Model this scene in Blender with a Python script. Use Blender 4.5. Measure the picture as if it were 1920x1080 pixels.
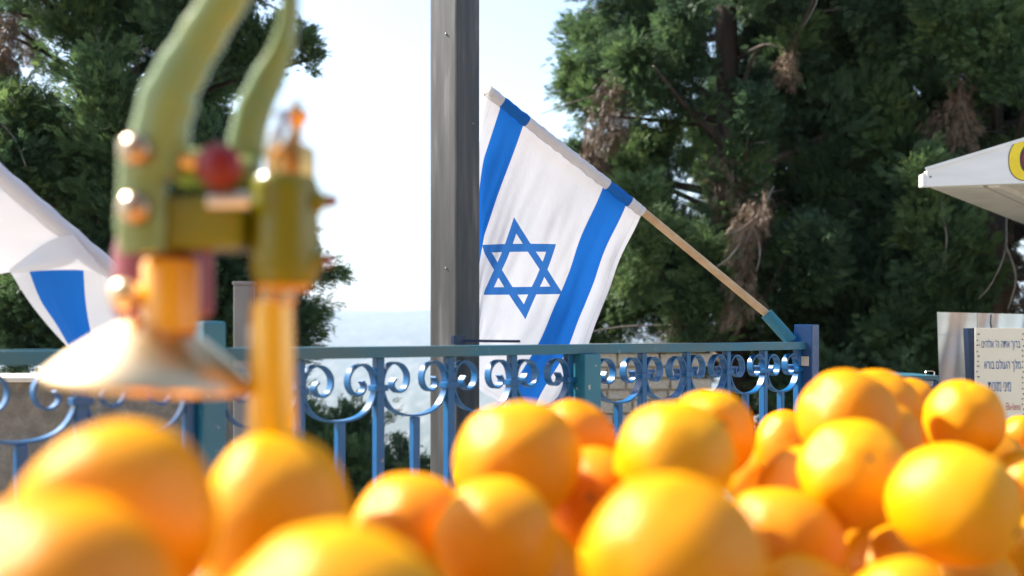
import bpy, bmesh, math, random
import numpy as np
from mathutils import Vector, Matrix, noise as mnoise

for _o in list(bpy.data.objects):
    bpy.data.objects.remove(_o)
scene = bpy.context.scene
col = scene.collection
rng = np.random.default_rng(7)
random.seed(7)

# ------------------------------------------------------------------ camera
FPX = 35.0 / 36.0 * 1920.0          # focal length in photo pixels
CAMZ = 1.05
HORIZON = 625.0
cam_data = bpy.data.cameras.new('camera')
cam_data.lens = 35.0
cam_data.sensor_width = 36.0
cam_data.shift_y = (HORIZON - 540.0) / 1920.0
cam_data.clip_start = 0.02
cam_data.clip_end = 20000.0
cam_data.dof.use_dof = True
cam_data.dof.focus_distance = 2.25
cam_data.dof.aperture_fstop = 3.5
cam_data.dof.aperture_blades = 0
cam = bpy.data.objects.new('camera', cam_data)
cam.location = (0, 0, CAMZ)
cam.rotation_euler = (math.radians(90), 0, 0)
col.objects.link(cam)
scene.camera = cam

# ------------------------------------------------------------------ light
SUN_DIR = Vector((-0.67, 0.27, 0.69)).normalized()      # towards the sun
elev = math.asin(SUN_DIR.z)
world = bpy.data.worlds.new('World')
scene.world = world
world.use_nodes = True
wn = world.node_tree.nodes
wl = world.node_tree.links
sky = wn.new('ShaderNodeTexSky')
sky.sky_type = 'NISHITA'
sky.sun_disc = False
sky.sun_elevation = elev
sky.sun_rotation = math.atan2(SUN_DIR.x, SUN_DIR.y)
sky.altitude = 700
sky.air_density = 1.15
sky.dust_density = 2.4
sky.ozone_density = 0.0
wl.new(sky.outputs[0], wn['Background'].inputs[0])
wn['Background'].inputs[1].default_value = 0.112
sun_data = bpy.data.lights.new('sun', 'SUN')
sun_data.energy = 5.0
sun_data.angle = math.radians(0.5)
sun_data.color = (1.0, 0.95, 0.87)
sun = bpy.data.objects.new('sun', sun_data)
sun.rotation_euler = SUN_DIR.to_track_quat('Z', 'Y').to_euler()
sun.location = (-6, -1, 9)
col.objects.link(sun)
scene.view_settings.view_transform = 'Standard'
scene.view_settings.look = 'None'
scene.view_settings.exposure = 1.58
scene.view_settings.gamma = 1.0
scene.render.engine = 'CYCLES'
scene.cycles.max_bounces = 7
scene.cycles.diffuse_bounces = 4
scene.cycles.glossy_bounces = 3
scene.cycles.transmission_bounces = 3
scene.cycles.volume_bounces = 0
scene.cycles.use_denoising = True
scene.cycles.sample_clamp_indirect = 6.0

# ------------------------------------------------------------------ helpers
def at(x, y, Y):
    """world point seen at photo pixel (x, y), at depth Y"""
    return Vector(((x - 960.0) / FPX * Y, Y, CAMZ + (HORIZON - y) / FPX * Y))

def mesh_from(verts, faces, smooth=False):
    me = bpy.data.meshes.new('shape')
    me.from_pydata([tuple(v) for v in verts], [], faces)
    me.update()
    if smooth:
        me.polygons.foreach_set('use_smooth', [True] * len(me.polygons))
    return me

def obj(name, me, mats, parent=None, loc=None, rot=None):
    o = bpy.data.objects.new(name, me)
    col.objects.link(o)
    if mats is not None and len(me.materials) == 0:
        for m in (mats if isinstance(mats, (list, tuple)) else [mats]):
            me.materials.append(m)
    if parent is not None:
        o.parent = parent
    if loc is not None:
        o.location = loc
    if rot is not None:
        o.rotation_euler = rot
    return o

def tag(o, label=None, cat=None, group=None, kind=None):
    if label: o['label'] = label
    if cat: o['category'] = cat
    if group: o['group'] = group
    if kind: o['kind'] = kind
    return o

def thing(name, label, cat, loc=(0, 0, 0), rotz=0.0, group=None):
    o = bpy.data.objects.new(name, None)
    o.empty_display_size = 0.05
    col.objects.link(o)
    o.location = loc
    o.rotation_euler = (0, 0, rotz)
    return tag(o, label, cat, group)

class MB:
    def __init__(self):
        self.v = []; self.f = []
    def add(self, verts, faces):
        b = len(self.v)
        self.v += [tuple(p) for p in verts]
        self.f += [tuple(b + i for i in q) for q in faces]
        return self
    def box(self, lo, hi, M=None):
        x0, y0, z0 = lo; x1, y1, z1 = hi
        vs = [Vector(p) for p in ((x0,y0,z0),(x1,y0,z0),(x1,y1,z0),(x0,y1,z0),(x0,y0,z1),(x1,y0,z1),(x1,y1,z1),(x0,y1,z1))]
        if M is not None: vs = [M @ p for p in vs]
        return self.add(vs, [(0,3,2,1),(4,5,6,7),(0,1,5,4),(1,2,6,5),(2,3,7,6),(3,0,4,7)])
    def tube(self, pts, rad, n=10, cap=True, flat=1.0):
        """swept tube; rad a number or list"""
        pts = [Vector(p) for p in pts]
        if not isinstance(rad, (list, tuple)): rad = [rad] * len(pts)
        vs = []; fs = []
        up = None
        for i, p in enumerate(pts):
            t = (pts[min(i + 1, len(pts) - 1)] - pts[max(i - 1, 0)]).normalized()
            if up is None:
                up = Vector((0, 0, 1)) if abs(t.z) < .9 else Vector((0, 1, 0))
            s = t.cross(up).normalized(); up = s.cross(t).normalized()
            for k in range(n):
                a = 2 * math.pi * k / n
                vs.append(p + s * (math.cos(a) * rad[i]) + up * (math.sin(a) * rad[i] * flat))
        for i in range(len(pts) - 1):
            for k in range(n):
                k2 = (k + 1) % n
                fs.append((i*n+k, i*n+k2, (i+1)*n+k2, (i+1)*n+k))
        if cap:
            fs.append(tuple(range(n - 1, -1, -1)))
            fs.append(tuple((len(pts) - 1) * n + k for k in range(n)))
        return self.add(vs, fs)
    def lathe(self, prof, n=40, M=None, closed=True):
        """prof: (radius, z) pairs"""
        vs = []; fs = []
        for r, z in prof:
            for k in range(n):
                a = 2 * math.pi * k / n
                p = Vector((r * math.cos(a), r * math.sin(a), z))
                vs.append(M @ p if M is not None else p)
        for i in range(len(prof) - 1):
            for k in range(n):
                k2 = (k + 1) % n
                fs.append((i*n+k, i*n+k2, (i+1)*n+k2, (i+1)*n+k))
        if closed:
            fs.append(tuple(range(n - 1, -1, -1)))
            fs.append(tuple((len(prof) - 1) * n + k for k in range(n)))
        return self.add(vs, fs)
    def mesh(self, smooth=False, bevel=0.0, seg=2, angle=None):
        me = mesh_from(self.v, self.f, smooth and angle is None)
        bm = bmesh.new(); bm.from_mesh(me)
        bmesh.ops.recalc_face_normals(bm, faces=bm.faces)
        if bevel > 0:
            es = [e for e in bm.edges if len(e.link_faces) == 2 and e.calc_face_angle(0) > 0.6]
            bmesh.ops.bevel(bm, geom=es, offset=bevel, segments=seg, profile=.7, affect='EDGES', clamp_overlap=True)
        if angle is not None:
            for f in bm.faces: f.smooth = True
            for e in bm.edges:
                if len(e.link_faces) == 2 and e.calc_face_angle(0) > angle: e.smooth = False
        bm.to_mesh(me); bm.free()
        return me
    def build(self, name, mat, parent=None, smooth=False, bevel=0.0, angle=None, loc=None, rot=None):
        return obj(name, self.mesh(smooth, bevel, angle=angle), mat, parent, loc, rot)

def catmull(pts, per=6):
    pts = [Vector(p) for p in pts]
    out = []
    for i in range(len(pts) - 1):
        p0 = pts[max(i - 1, 0)]; p1 = pts[i]; p2 = pts[i + 1]; p3 = pts[min(i + 2, len(pts) - 1)]
        for k in range(per):
            t = k / per
            out.append(0.5 * ((2 * p1) + (p2 - p0) * t + (2 * p0 - 5 * p1 + 4 * p2 - p3) * t * t + (3 * p1 - p0 - 3 * p2 + p3) * t ** 3))
    out.append(pts[-1])
    return out

# ------------------------------------------------------------------ materials
def new_mat(name):
    m = bpy.data.materials.new(name)
    m.use_nodes = True
    return m, m.node_tree.nodes, m.node_tree.links, m.node_tree.nodes['Principled BSDF']

def ramp(nodes, links, src, stops):
    r = nodes.new('ShaderNodeValToRGB')
    el = r.color_ramp.elements
    while len(el) < len(stops): el.new(0.5)
    for e, (p, c) in zip(el, stops):
        e.position = p
        e.color = (*c, 1) if len(c) == 3 else c
    links.new(src, r.inputs[0])
    return r

def noise(nodes, links, scale, detail=4, rough=.55, coords='Object', stretch=None):
    tc = nodes.new('ShaderNodeTexCoord')
    n = nodes.new('ShaderNodeTexNoise')
    n.inputs['Scale'].default_value = scale
    n.inputs['Detail'].default_value = detail
    n.inputs['Roughness'].default_value = rough
    if stretch:
        mp = nodes.new('ShaderNodeMapping'); mp.inputs['Scale'].default_value = stretch
        links.new(tc.outputs[coords], mp.inputs[0]); links.new(mp.outputs[0], n.inputs['Vector'])
    else:
        links.new(tc.outputs[coords], n.inputs['Vector'])
    return n

def bump(nodes, links, src, bsdf, strength=.3, dist=.002):
    b = nodes.new('ShaderNodeBump')
    b.inputs['Strength'].default_value = strength
    b.inputs['Distance'].default_value = dist
    links.new(src, b.inputs['Height'])
    links.new(b.outputs[0], bsdf.inputs['Normal'])
    return b

def simple(name, stops, scale=8, rough=.5, metal=0.0, bstr=.15, bdist=.001, detail=4, stretch=None, coat=0.0, spec=.5):
    m, n, l, b = new_mat(name)
    t = noise(n, l, scale, detail, stretch=stretch)
    r = ramp(n, l, t.outputs[0], stops)
    l.new(r.outputs[0], b.inputs['Base Color'])
    b.inputs['Roughness'].default_value = rough
    b.inputs['Metallic'].default_value = metal
    b.inputs['Coat Weight'].default_value = coat
    b.inputs['Specular IOR Level'].default_value = spec
    if bstr: bump(n, l, t.outputs[0], b, bstr, bdist)
    return m

def chipped(name, base, base2, chip, amount=.62, rough=.32, scale=9):
    """gloss paint with a faded second tone and bare chips"""
    m, n, l, b = new_mat(name)
    t1 = noise(n, l, scale, 3)
    r1 = ramp(n, l, t1.outputs[0], [(.38, base), (.62, base2)])
    t2 = noise(n, l, scale * 7, 5, .62)
    r2 = ramp(n, l, t2.outputs[0], [(amount, (0, 0, 0)), (amount + .015, (1, 1, 1))])
    mx = n.new('ShaderNodeMix'); mx.data_type = 'RGBA'
    l.new(r2.outputs[0], mx.inputs[0]); l.new(r1.outputs[0], mx.inputs[6]); mx.inputs[7].default_value = (*chip, 1)
    l.new(mx.outputs[2], b.inputs['Base Color'])
    b.inputs['Roughness'].default_value = rough
    t3 = noise(n, l, 60, 3)
    bump(n, l, t3.outputs[0], b, .25, .001)
    return m

M = {}
M['blue'] = chipped('blue_paint', (.001, .072, .215), (.002, .098, .26), (.25, .25, .22), .68, .32)
M['rail'] = chipped('weathered_rail_paint', (.045, .115, .14), (.012, .125, .19), (.16, .17, .15), .68, .42, 7)
M['teal'] = chipped('teal_post_paint', (.012, .13, .21), (.02, .16, .22), (.45, .45, .38), .66, .4)
M['deep'] = chipped('deep_blue_paint', (.002, .034, .125), (.003, .045, .15), (.2, .25, .4), .70, .25)
M['pole'] = simple('grey_painted_steel', [(.34, (.022, .022, .022)), (.5, (.040, .039, .037)), (.60, (.062, .060, .056)), (.68, (.11, .105, .10))], 42, .55, 0, .6, .002, 10, stretch=(1, 1, .10))
M['grey_post'] = simple('galvanised_grey', [(.3, (.20, .20, .19)), (.7, (.29, .28, .26))], 10, .5, .3, .1)
M['concrete'] = simple('rough_grey_render', [(.3, (.11, .095, .08)), (.55, (.17, .148, .122)), (.75, (.25, .22, .185))], 26, .9, 0, .9, .012, 9)
M['coping'] = simple('pale_stone_coping', [(.3, (.50, .44, .36)), (.7, (.62, .56, .47))], 12, .85, 0, .4, .004)
M['stone'] = simple('pale_limestone', [(.3, (.42, .34, .25)), (.7, (.58, .50, .38))], 6, .9, 0, .6, .008, 7)
M['mortar'] = simple('lime_mortar', [(.3, (.36, .30, .22)), (.7, (.44, .37, .28))], 18, .95, 0, .5, .004)
M['paving'] = simple('terrace_paving_stone', [(.3, (.36, .32, .27)), (.7, (.46, .41, .34))], 5, .85, 0, .4, .004)
M['wood'] = simple('pale_dowel_wood', [(.3, (.42, .26, .13)), (.5, (.55, .36, .19)), (.72, (.62, .44, .26))], 22, .6, 0, .3, .0006, 6, stretch=(1, 1, 1))
M['bark'] = simple('grey_brown_bark', [(.3, (.032, .023, .017)), (.7, (.085, .062, .046))], 14, .95, 0, 1.0, .01, 8, stretch=(1, 1, .22))
M['deadwood'] = simple('bleached_dead_wood', [(.3, (.12, .098, .082)), (.7, (.22, .19, .16))], 20, .9, 0, .4, .003)
M['whitewood'] = simple('white_painted_board', [(.3, (.70, .70, .68)), (.7, (.80, .80, .79))], 30, .55, 0, .25, .0012, 5, stretch=(.15, 1, 1))
M['offwhite'] = simple('aged_white_soffit', [(.3, (.56, .52, .46)), (.7, (.68, .64, .58))], 8, .7, 0, .15)
M['yellow_print'] = simple('yellow_sign_paint', [(.3, (.80, .58, .01)), (.7, (.88, .68, .03))], 20, .5, 0, .1)
M['crimson_print'] = simple('crimson_sign_paint', [(.3, (.20, .012, .03)), (.7, (.28, .02, .04))], 20, .5, 0, .1)
M['black_print'] = simple('black_sign_paint', [(.3, (.02, .02, .025)), (.7, (.035, .035, .04))], 20, .6, 0, 0)
M['blue_print'] = simple('blue_lettering', [(.3, (.008, .09, .28)), (.7, (.012, .12, .36))], 20, .6, 0, 0)
M['red_print'] = simple('red_lettering', [(.3, (.40, .09, .08)), (.7, (.50, .14, .12))], 20, .6, 0, 0)
M['cream'] = simple('cream_sign_board', [(.3, (.70, .64, .50)), (.7, (.78, .72, .58))], 3, .6, 0, .1)
M['navy'] = simple('darkened_navy_paint', [(.3, (.002, .012, .04)), (.7, (.003, .02, .06))], 12, .4, 0, .1)  # base darkened to carry the shadow on the sign's side panel
M['alu'] = simple('brushed_aluminium', [(.3, (.55, .56, .58)), (.7, (.70, .70, .70))], 5, .34, .85, .35, .004, 3, stretch=(1, 1, .3))
M['table'] = simple('stall_table_boards', [(.3, (.23, .14, .075)), (.7, (.34, .22, .12))], 6, .7, 0, .4, .002, 6, stretch=(.2, 1, 1))
M['enamel'] = chipped('olive_green_enamel', (.18, .28, .12), (.25, .31, .09), (.34, .19, .05), .66, .20, 14)
M['mustard'] = chipped('mustard_green_enamel', (.155, .165, .003), (.21, .19, .004), (.34, .14, .02), .67, .24, 14)
M['red_enamel'] = chipped('dark_red_enamel', (.17, .006, .007), (.23, .010, .010), (.10, .04, .03), .68, .34, 14)
M['brass'] = simple('worn_brass', [(.3, (.72, .36, .10)), (.7, (.82, .46, .16))], 25, .25, 1, .1, .0005)
M['chrome'] = simple('polished_steel', [(.3, (.72, .70, .67)), (.7, (.80, .78, .75))], 25, .16, 1, .08, .0004)
M['satin'] = simple('warm_satin_steel', [(.3, (.78, .54, .28)), (.7, (.86, .64, .38))], 25, .33, 1, .10, .0004)  # steel tinted warm in place of the oranges mirrored in the bell
M['yellow'] = simple('yellow_gloss', [(.3, (.86, .46, .003)), (.7, (.90, .52, .006))], 25, .2, .15, .08, .0004, coat=.9)  # glossy yellow for the juicer column
M['bolt'] = simple('bronzed_bolt', [(.3, (.50, .34, .22)), (.7, (.60, .44, .30))], 25, .2, 1, .08, .0004)
M['amber'] = simple('amber_gloss', [(.3, (.82, .34, .006)), (.7, (.88, .42, .01))], 25, .28, 0, .08, .0004, coat=.4)  # amber stands in for oranges reflected in the metal ram

def orange_material():
    m, n, l, b = new_mat('orange_peel')
    oi = n.new('ShaderNodeObjectInfo')
    t = noise(n, l, 2.4, 4)
    add = n.new('ShaderNodeMath'); add.operation = 'MULTIPLY_ADD'
    l.new(oi.outputs['Random'], add.inputs[0]); add.inputs[1].default_value = .7
    sc = n.new('ShaderNodeMath'); sc.operation = 'MULTIPLY'; sc.inputs[1].default_value = .35
    l.new(t.outputs[0], sc.inputs[0]); l.new(sc.outputs[0], add.inputs[2])
    r = ramp(n, l, add.outputs[0], [(.1, (.71, .215, .0005)), (.5, (.73, .285, .0005)), (.9, (.74, .35, .001))])
    # scattered fine brown specks and a few scars
    t2 = noise(n, l, 16, 4, .7)
    r2 = ramp(n, l, t2.outputs[0], [(.68, (0, 0, 0)), (.76, (1, 1, 1))])
    mx = n.new('ShaderNodeMix'); mx.data_type = 'RGBA'
    f = n.new('ShaderNodeMath'); f.operation = 'MULTIPLY'; f.inputs[1].default_value = .35
    l.new(r2.outputs[0], f.inputs[0]); l.new(f.outputs[0], mx.inputs[0])
    l.new(r.outputs[0], mx.inputs[6]); mx.inputs[7].default_value = (.38, .16, .03, 1)
    l.new(mx.outputs[2], b.inputs['Base Color'])
    b.inputs['Roughness'].default_value = .31
    b.inputs['Specular IOR Level'].default_value = 0.0
    b.inputs['Subsurface Weight'].default_value = .12
    b.inputs['Subsurface Radius'].default_value = (1.0, .4, .08)
    b.inputs['Subsurface Scale'].default_value = .006
    tc = n.new('ShaderNodeTexCoord')
    v = n.new('ShaderNodeTexVoronoi'); v.inputs['Scale'].default_value = 38
    l.new(tc.outputs['Object'], v.inputs['Vector'])
    t3 = noise(n, l, 9, 3)
    mm = n.new('ShaderNodeMath'); mm.operation = 'MULTIPLY_ADD'; mm.inputs[1].default_value = 1.4
    l.new(t3.outputs[0], mm.inputs[0]); l.new(v.outputs['Distance'], mm.inputs[2])
    bp = bump(n, l, mm.outputs[0], b, .35, .0009)
    gl = n.new('ShaderNodeBsdfGlossy'); gl.inputs['Roughness'].default_value = .32; gl.inputs['Color'].default_value = (1, .93, .78, 1)
    l.new(bp.outputs[0], gl.inputs['Normal'])
    ms = n.new('ShaderNodeMixShader'); ms.inputs[0].default_value = .045
    l.new(b.outputs[0], ms.inputs[1]); l.new(gl.outputs[0], ms.inputs[2])
    l.new(ms.outputs[0], n['Material Output'].inputs[0])
    return m
M['peel'] = orange_material()
M['calyx'] = simple('dry_green_calyx', [(.3, (.10, .09, .03)), (.7, (.20, .16, .06))], 200, .8, 0, .5, .0006)

def leaf_material(name, stops, trans=.35):
    m, n, l, b = new_mat(name)
    a = n.new('ShaderNodeAttribute'); a.attribute_name = 'tint'
    oi = n.new('ShaderNodeObjectInfo')
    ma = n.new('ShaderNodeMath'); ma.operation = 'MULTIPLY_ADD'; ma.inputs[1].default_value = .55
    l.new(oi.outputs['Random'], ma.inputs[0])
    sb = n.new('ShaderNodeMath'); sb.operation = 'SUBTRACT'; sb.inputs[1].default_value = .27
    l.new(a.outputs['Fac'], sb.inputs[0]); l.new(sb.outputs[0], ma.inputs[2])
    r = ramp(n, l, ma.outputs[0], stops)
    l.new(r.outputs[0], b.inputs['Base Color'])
    b.inputs['Roughness'].default_value = .55
    b.inputs['Specular IOR Level'].default_value = .3
    tr = n.new('ShaderNodeBsdfTranslucent')
    l.new(r.outputs[0], tr.inputs[0])
    mx = n.new('ShaderNodeMixShader'); mx.inputs[0].default_value = trans
    l.new(b.outputs[0], mx.inputs[1]); l.new(tr.outputs[0], mx.inputs[2])
    l.new(mx.outputs[0], n['Material Output'].inputs[0])
    return m
M['leaf'] = leaf_material('cypress_foliage', [(0, (.036, .066, .038)), (.4, (.064, .115, .054)), (.75, (.10, .165, .060)), (1, (.15, .21, .065))], .45)
M['dead'] = leaf_material('dry_brown_foliage', [(0, (.085, .055, .038)), (1, (.23, .16, .105))], .2)

def flag_material():
    """white cloth, two blue stripes and the blue six-pointed star as flat print; UV = (fly, hoist)"""
    m, n, l, b = new_mat('printed_flag_cloth')
    def math_(op, a, c=None, d=None):
        q = n.new('ShaderNodeMath'); q.operation = op
        for i, v in enumerate((a, c, d)):
            if v is None: continue
            if isinstance(v, (int, float)): q.inputs[i].default_value = v
            else: l.new(v, q.inputs[i])
        return q.outputs[0]
    tc = n.new('ShaderNodeTexCoord')
    sp = n.new('ShaderNodeSeparateXYZ'); l.new(tc.outputs['UV'], sp.inputs[0])
    u, v = sp.outputs[0], sp.outputs[1]
    def band(x, lo, hi):
        return math_('MULTIPLY', math_('GREATER_THAN', x, lo), math_('LESS_THAN', x, hi))
    stripes = math_('ADD', band(v, .085, .235), band(v, .755, .905))
    p = math_('MULTIPLY', math_('SUBTRACT', u, .5), 2.2)
    q = math_('MULTIPLY', math_('SUBTRACT', v, .5), 1.6)
    RHO, WID = .216, .066
    star = None
    for sgn in (1, -1):
        d = None
        for ang in (-90, 30, 150):
            a = math.radians(ang)
            e = math_('ADD', math_('MULTIPLY', p, math.cos(a) * sgn), math_('MULTIPLY', q, math.sin(a) * sgn))
            d = e if d is None else math_('MAXIMUM', d, e)
        ring = band(d, RHO - WID, RHO)
        star = ring if star is None else math_('MAXIMUM', star, ring)
    blue = math_('MINIMUM', math_('ADD', stripes, star), 1.0)
    t = noise(n, l, 3, 3, coords='UV')
    r = ramp(n, l, t.outputs[0], [(.3, (.66, .67, .72)), (.7, (.73, .74, .79))])
    bl = n.new('ShaderNodeMix'); bl.data_type = 'RGBA'
    l.new(star, bl.inputs[0]); bl.inputs[6].default_value = (.010, .14, .54, 1); bl.inputs[7].default_value = (.03, .15, .47, 1)
    mx = n.new('ShaderNodeMix'); mx.data_type = 'RGBA'
    l.new(blue, mx.inputs[0]); l.new(r.outputs[0], mx.inputs[6]); l.new(bl.outputs[2], mx.inputs[7])
    hem = math_('MAXIMUM', math_('MAXIMUM', band(v, .972, .9755), band(v, .0245, .028)), band(u, .980, .9825))
    hf = math_('MULTIPLY', hem, .30)
    hx_ = n.new('ShaderNodeMix'); hx_.data_type = 'RGBA'
    l.new(hf, hx_.inputs[0]); l.new(mx.outputs[2], hx_.inputs[6]); hx_.inputs[7].default_value = (.30, .30, .34, 1)
    mx = hx_
    l.new(mx.outputs[2], b.inputs['Base Color'])
    b.inputs['Roughness'].default_value = .8
    b.inputs['Specular IOR Level'].default_value = .2
    w = n.new('ShaderNodeTexNoise'); w.inputs['Scale'].default_value = 14; w.inputs['Detail'].default_value = 8; w.inputs['Roughness'].default_value = .62
    l.new(tc.outputs['UV'], w.inputs['Vector'])
    bump(n, l, w.outputs[0], b, .6, .008)
    tr = n.new('ShaderNodeBsdfTranslucent'); l.new(mx.outputs[2], tr.inputs[0])
    ms = n.new('ShaderNodeMixShader'); ms.inputs[0].default_value = .17
    l.new(b.outputs[0], ms.inputs[1]); l.new(tr.outputs[0], ms.inputs[2])
    l.new(ms.outputs[0], n['Material Output'].inputs[0])
    return m
M['flag'] = flag_material()
# ------------------------------------------------------------------ setting: terrain, terrace, haze
def terrain_h(x, y):
    n1 = mnoise.noise(Vector((x / 900., y / 900., 0)))
    n2 = mnoise.noise(Vector((x / 260., y / 260., 3)))
    n3 = mnoise.noise(Vector((x / 70., y / 70., 7)))
    edge = 2.9
    if y < edge: return -.06
    d = y - edge
    z = -.06 - .34 * d * (1 - math.exp(-d / 1.5)) if d < 300 else 0
    slope = -.06 - 105 * (1 - math.exp(-.34 * d / 105.)) 
    if d < 3: slope = -.06 - .34 * d * min(1, d)
    t = min(max((y - 900) / 2300., 0), 1)
    t = t * t * (3 - 2 * t)
    far = min(max(d / 400., 0), 1)
    rise = t * (175 + 12 * n1 + 9 * n2 + 3 * n3)
    return slope + rise + far * (n1 * 9 + n2 * 3 + n3 * .5)

ys = [-60, -20, -6, 0, 2.6, 2.9, 3.2, 3.6, 4, 4.5, 5, 5.6, 6.3, 7, 8, 9, 10.5, 12, 14, 17, 20, 24, 30, 37, 45, 55, 68, 85, 105, 130, 160, 200, 245, 300, 360, 430]
ys += list(np.linspace(500, 3400, 90)) + [3550]
us = np.linspace(-1.25, 1.25, 150)
tv = []; tf = []
for y in ys:
    half = 14 + max(y, 0) * .9
    for u in us:
        x = u * half
        tv.append((x, y, terrain_h(x, y)))
nu = len(us)
for j in range(len(ys) - 1):
    for i in range(nu - 1):
        tf.append((j*nu+i, j*nu+i+1, (j+1)*nu+i+1, (j+1)*nu+i))
m, n, l, b = new_mat('hillside_ground')
t1 = noise(n, l, .008, 6, .6, stretch=(1, .2, 1)); t2 = noise(n, l, .075, 5, .75, stretch=(1, .13, 1))
r1 = ramp(n, l, t1.outputs[0], [(.35, (.045, .07, .035)), (.55, (.08, .09, .05)), (.7, (.15, .14, .10))])
r2 = ramp(n, l, t2.outputs[0], [(.36, (.035, .05, .035)), (.50, (.08, .09, .065)), (.64, (.20, .19, .17))])
mx = n.new('ShaderNodeMix'); mx.data_type = 'RGBA'; mx.inputs[0].default_value = .75
l.new(r1.outputs[0], mx.inputs[6]); l.new(r2.outputs[0], mx.inputs[7]); l.new(mx.outputs[2], b.inputs['Base Color'])
b.inputs['Roughness'].default_value = .95
terrain = tag(obj('terrain', mesh_from(tv, tf, True), m), kind='structure')

# terrace the stalls stand on, laid with square slabs
pav = tag(MB().box((-5, -3, -.05), (7, 2.88, -.012)).build('terrace', M['mortar']), kind='structure')
slab_me = MB().box((-.247, -.247, -.02), (.247, .247, .012)).mesh(bevel=.004, seg=1)
slab_me.materials.append(M['paving'])
for i in range(-4, 10):
    for j in range(0, 6):
        o = obj('paving_slab', slab_me, None, pav, (i * .5 + .12, j * .5 - .12 + .25, -.012 + random.uniform(0, .003)))

# hazy air over the valley
haze = MB().box((-5200, -150, -175), (5200, 3700, 175)).build('haze', None)
hm = bpy.data.materials.new('hazy_air'); hm.use_nodes = True
hn = hm.node_tree.nodes; hn.remove(hn['Principled BSDF'])
pv = hn.new('ShaderNodeVolumePrincipled')
pv.inputs['Color'].default_value = (.62, .77, .98, 1)
pv.inputs['Density'].default_value = .00030
pv.inputs['Anisotropy'].default_value = 0.0
hm.node_tree.links.new(pv.outputs[0], hn['Material Output'].inputs['Volume'])
haze.data.materials.append(hm)
tag(haze, 'pale haze hanging in the air over the valley', 'haze', kind='stuff')

# ------------------------------------------------------------------ low wall behind the railing on the left
wl_ = thing('low_wall', 'rough grey low wall with pale coping behind the railing at far left', 'wall', (-1.2, 2.55, 0))
MBw = MB()
NX, NZ = 60, 22
vs = []; fs = []
x0, x1, z1 = -2.6, .455, .945
for k in range(NZ + 1):
    for i in range(NX + 1):
        x = x0 + (x1 - x0) * i / NX; z = z1 * k / NZ - .02
        d = .018 * mnoise.noise(Vector((x * 7, z * 7, 1))) + .010 * mnoise.noise(Vector((x * 21, z * 21, 5)))
        vs.append((x, -d, z))
for k in range(NZ):
    for i in range(NX):
        a = k * (NX + 1) + i
        fs.append((a, a + 1, a + NX + 2, a + NX + 1))
MBw.add(vs, fs)
MBw.box((x0, .03, -.02), (x1 - .002, .24, z1 - .02))
MBw.box((x1 - .012, .0, -.02), (x1, .24, z1 - .02))
MBw.build('wall_body', M['concrete'], wl_)
for i in range(5):
    a = x0 + i * .6; bq = min(a + .594, x1 + .02)
    MB().box((a, -.035, z1 - .019), (bq, .26, z1 - .007)).build('coping_stone', M['coping'], wl_, bevel=.005)

# ------------------------------------------------------------------ sunlit stone wall seen through the railing on the right
sw = thing('stone_wall', 'pale sunlit limestone block wall seen through the railing scrolls', 'wall', (.33, 4.05, -.65))
MB().box((0, .002, 0), (.44, .30, 1.60)).build('mortar_core', M['mortar'], sw)
stone_meshes = []
for k in range(8):
    bmx = bmesh.new(); bmesh.ops.create_cube(bmx, size=1.0)
    bmesh.ops.bevel(bmx, geom=list(bmx.edges), offset=.07, segments=2, profile=.6, affect='EDGES')
    for v in bmx.verts:
        v.co += Vector((random.uniform(-.03, .03), random.uniform(-.06, .06), random.uniform(-.04, .04)))
    me = bpy.data.meshes.new('stone_shape'); bmx.to_mesh(me); bmx.free()
    me.materials.append(M['stone']); stone_meshes.append(me)
z = .9
while z < 1.58:
    h = random.uniform(.040, .062)
    x = -.005
    while x < .42:
        w = random.uniform(.06, .13)
        o = obj('stone', random.choice(stone_meshes), None, sw, (x + w / 2, .035 + random.uniform(-.007, .007), z + h / 2))
        o.scale = (w - .007, .09, h - .007)
        x += w
    z += h
for i in range(2):
    MB().box((-.02 + i * .24, -.03, 1.625), (-.02 + i * .24 + .236, .32, 1.655)).build('coping_stone', M['stone'], sw, bevel=.006)

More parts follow.
